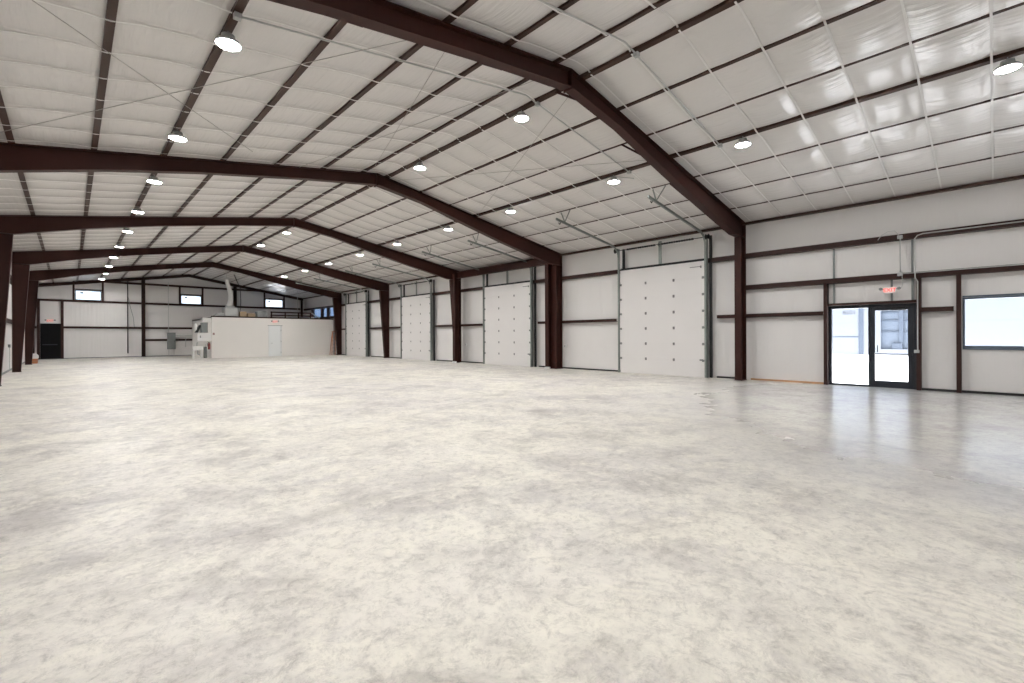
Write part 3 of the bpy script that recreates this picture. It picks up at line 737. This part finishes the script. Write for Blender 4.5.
t = thing('duct_trunk', (7.7, 39.3, D), 'low grey duct lying left of the air handler', 'duct')
MB().prism([(7.45, 39.2, D), (8.2, 39.2, D), (8.2, 39.2, D + .28), (7.75, 39.2, D + .22)], (0, .5, 0)).build('trunk', M['ltgrey'], t, bevel=.01)
for (x0, x1, z1, y, lb) in ((9.3, 9.75, .42, 39.5, 'brown carton nearest the air handler'), (9.78, 10.3, .30, 39.3, 'low brown carton beside the grey condenser')):
    t = thing('carton', ((x0 + x1) / 2, y, D), lb + ' on the office roof', 'box', 'cartons on the office roof')
    MB().box(x0, x1, y, y + .4, D, D + z1).build('carton_body', M['card'], t, bevel=.006)
    MB().box(x0 + .01, x1 - .01, y + .18, y + .23, D + z1, D + z1 + .003).build('tape', M['plaster'], t)
t = thing('condenser', (10.75, 39.4, D), 'grey condenser box in the middle of the office roof', 'air handler')
MB().box(10.39, 11.11, 39.2, 39.9, D, D + .46).build('casing', M['grey'], t, bevel=.012)
for i in range(6): MB().box(10.44, 11.06, 39.185, 39.199, D + .06 + i * .062, D + .09 + i * .062).build('louvre', M['ltgrey'], t)
t = thing('guard_rail', (12.6, 38.7, D), 'low brown timber rail along the office roof', 'rail')
for z in (.12, .36): MB().box(11.2, 14.3, 38.68, 38.74, D + z, D + z + .09).build('rail', M['steel'], t, bevel=.005)
for x in (11.25, 12.25, 13.25, 14.2): MB().box(x, x + .08, 38.741, 38.80, D, D + .46).build('post', M['steel'], t)
MB().bar((14.3, 38.7, D + .42), (14.95, 38.7, D + .02), .05, .07).build('sloping_rail', M['ltgrey'], t)
for i, (y, z, r, lb) in enumerate(((39.0, .05, .05, 'long grey pipe lying along the front of the office roof'), (39.15, .04, .04, 'thin brown pipe lying behind the grey pipe'))):
    tag(MB().tube([(11.3, y, D + z), (14.6, y, D + z)], r, 10).build('loose_pipe', M['ltgrey' if i == 0 else 'steel'], smooth=True), lb, 'pipe')
pipe('hanging_conduit', [(13.3, 39.0, zr(13.3)), (13.3, 39.0, D + .5)], .02, 'thin pale conduit hanging over the right of the office roof', 'ltgrey', boxes=[(13.3, 39.0, D + .45)])
pipe('power_cable', [(9.0, 39.9, zr(9.0) - .06), (9.25, 39.9, 5.6), (9.42, 39.9, 5.2), (9.45, 39.9, 4.2), (9.4, 39.9, D)], .022, 'black cable dropping from the roof beside the air handler', 'black', cat='cable')

# electrical gear on the far wall
t = thing('electrical_panel', (5.85, YE - .16, .55), 'grey electrical panel on the far end wall', 'electrical panel')
MB().box(5.58, 6.12, YE - .26, YE - .13, .55, 1.86).build('cabinet', M['grey'], t, bevel=.01)
MB().box(5.62, 6.08, YE - .275, YE - .261, .60, 1.81).build('door', M['grey'], t, bevel=.006)
MB().box(6.02, 6.05, YE - .29, YE - .276, 1.15, 1.25).build('latch', M['black'], t)
for x in (5.68, 6.02): MB().tube([(x, YE - .2, .55), (x, YE - .2, .02)], .02, 6).build('pipe', M['conduit'], t)
MB().tube([(5.66, YE - .2, 1.86), (5.66, YE - .2, 5.9)], .02, 6).build('riser_pipe', M['conduit'], t)
pipe('wall_conduit', [(6.13, YE - .15, 1.62), (7.2, YE - .15, 1.62)], .025, 'grey conduit running right from the electrical panel')
pipe('wall_conduit', [(6.13, YE - .17, 1.50), (6.75, YE - .17, 1.50), (6.8, YE - .17, 1.4), (6.8, YE - .17, .7)], .02, 'grey conduit turning down right of the electrical panel')
pipe('wall_conduit', [(3.6, YE - .25, zr(3.6) - .05), (3.3, YE - .22, 5.95), (3.17, YE - .2, 5.7), (3.17, YE - .2, .3)], .035, 'dark vertical pipe on the far wall left of the first end post', 'black')
pipe('wall_cable', [(3.2, YE - .2, 4.6), (3.3, YE - .2, 3.9), (3.5, YE - .2, 3.0), (3.55, YE - .2, 2.3)], .015, 'thin dark cable beside the vertical pipe on the far wall', 'grey', cat='cable')

# step ladder by the farthest right column
t = thing('step_ladder', (15.55, 37.55, 0), 'folded orange step ladder beside the farthest right column', 'ladder')
for s in (-1, 1):
    MB().bar((15.63 + s * .22, 37.35, .0), (15.68 + s * .13, 37.55, 1.9), .03, .07, (0, 1, 0)).build('rail', M['orange'], t)
    MB().bar((15.63 + s * .22, 37.75, .0), (15.68 + s * .13, 37.62, 1.85), .03, .05, (0, 1, 0)).build('rear_rail', M['orange'], t)
for i in range(6):
    u = (i + 1) / 6.5; w = .2 - .07 * u
    MB().box(15.63 + .05 * u - w, 15.63 + .05 * u + w, 37.33 + .2 * u, 37.43 + .2 * u, 1.9 * u - .015, 1.9 * u + .015).build('step', M['ltgrey'], t)
MB().box(15.52, 15.84, 37.5, 37.68, 1.88, 1.93).build('top_cap', M['orange'], t, bevel=.006)
# bucket by the farthest left column
t = thing('bucket', (-1.50, 38.4, 0), 'orange bucket holding a white sack by the farthest left column', 'bucket')
MB().lathe([(.13, 0), (.14, .01), (.165, .26), (.175, .27), (.17, .28)], (-1.50, 38.4, 0), 20).build('pail', M['orange'], t, True)
MB().lathe([(.15, .27), (.19, .36), (.17, .48), (.10, .56), (.03, .58)], (-1.50, 38.4, 0), 16).build('sack', M['white'], t, True)
MB().tube([(-1.50 + .17 * math.cos(a), 38.23 - .05 * math.sin(a) , .25 - .12 * math.sin(a)) for a in [PI * i / 8 for i in range(9)]], .006, 6).build('bail', M['galv'], t)
for (y, z, lb) in ((30.5, 1.05, 'small grey socket box on the left wall between the last two left columns'), (37.7, 1.2, 'small grey socket box on the left wall beyond the farthest left column')):
    t = thing('socket_box', (WL + .05, y, z), lb, 'socket')
    MB().box(WL + .002, WL + .08, y - .06, y + .06, z, z + .14).build('box_body', M['grey'], t, bevel=.006)
    MB().tube([(WL + .05, y, z), (WL + .05, y, .06)], .015, 6).build('pipe', M['conduit'], t)

# ------------------------------------------------------------------ outdoors, seen through the entrance
struct(MB().box(WR + .125, 120, -60, 110, -.25, -.05).build('ground_outside', M['asphalt']))
t = thing('opposite_building', (44.2, 6, -.05), 'pale metal building across the yard, seen through the entrance', 'building')
mb = MB()
for y0, y1, z0, z1 in wall_cells([-14, 60], [-.05, 7.5], [(3.2, 5.95, .40, 3.4)]): mb.box(44.0, 44.3, y0, y1, z0, z1)
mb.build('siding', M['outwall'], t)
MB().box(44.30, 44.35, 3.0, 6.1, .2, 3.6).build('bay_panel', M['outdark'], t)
for z in (1.62, 2.45, 3.05): MB().box(44.15, 44.29, 3.2, 5.95, z, z + .10).build('girt', M['outtrim'], t)
MB().box(44.12, 44.29, 4.65, 4.90, .9, 3.4).build('post', M['outtrim'], t)
MB().box(44.05, 44.29, 4.7, 5.3, .42, .85).build('crate', M['outtrim'], t)
MB().box(43.93, 43.999, 7.0, 7.28, -.05, 6.8).build('downspout', M['outtrim'], t)
MB().box(43.97, 43.999, 7.3, 12, 1.28, 1.36).build('siding_trim', M['outtrim'], t)

# ------------------------------------------------------------------ light, world, camera
w = bpy.data.worlds.new('World'); S.world = w; w.use_nodes = True; nt = w.node_tree
bg = nt.nodes['Background']; bg.inputs['Color'].default_value = (.86, .93, 1, 1); bg.inputs['Strength'].default_value = 1.9
sun = bpy.data.lights.new('sun', 'SUN'); sun.energy = 36; sun.angle = .02; sun.color = (1, .97, .93)
so = bpy.data.objects.new('sun', sun); COL.objects.link(so)
so.rotation_euler = Vector((0, 1, -4)).to_track_quat('-Z', 'Y').to_euler()

cam = bpy.data.cameras.new('Camera'); co = bpy.data.objects.new('Camera', cam); COL.objects.link(co)
cam.sensor_fit = 'HORIZONTAL'; cam.sensor_width = 36; cam.lens = 462.163 / 1024 * 36
cam.shift_y = -(341.5 - 336.547) / 1024; cam.clip_start = .05; cam.clip_end = 400
co.matrix_world = Matrix.Translation((0, 0, 1.45)) @ Matrix.Rotation(-.763, 4, 'Z') @ Matrix.Rotation(PI / 2, 4, 'X') @ Matrix.Rotation(-.004, 4, 'Z')
S.camera = co
S.view_settings.view_transform = 'Standard'; S.view_settings.look = 'None'; S.view_settings.gamma = 1; S.view_settings.use_curve_mapping = False
S.view_settings.exposure = 0
S.cycles.max_bounces = 10; S.cycles.diffuse_bounces = 8; S.cycles.transparent_max_bounces = 8
S.cycles.use_denoising = True
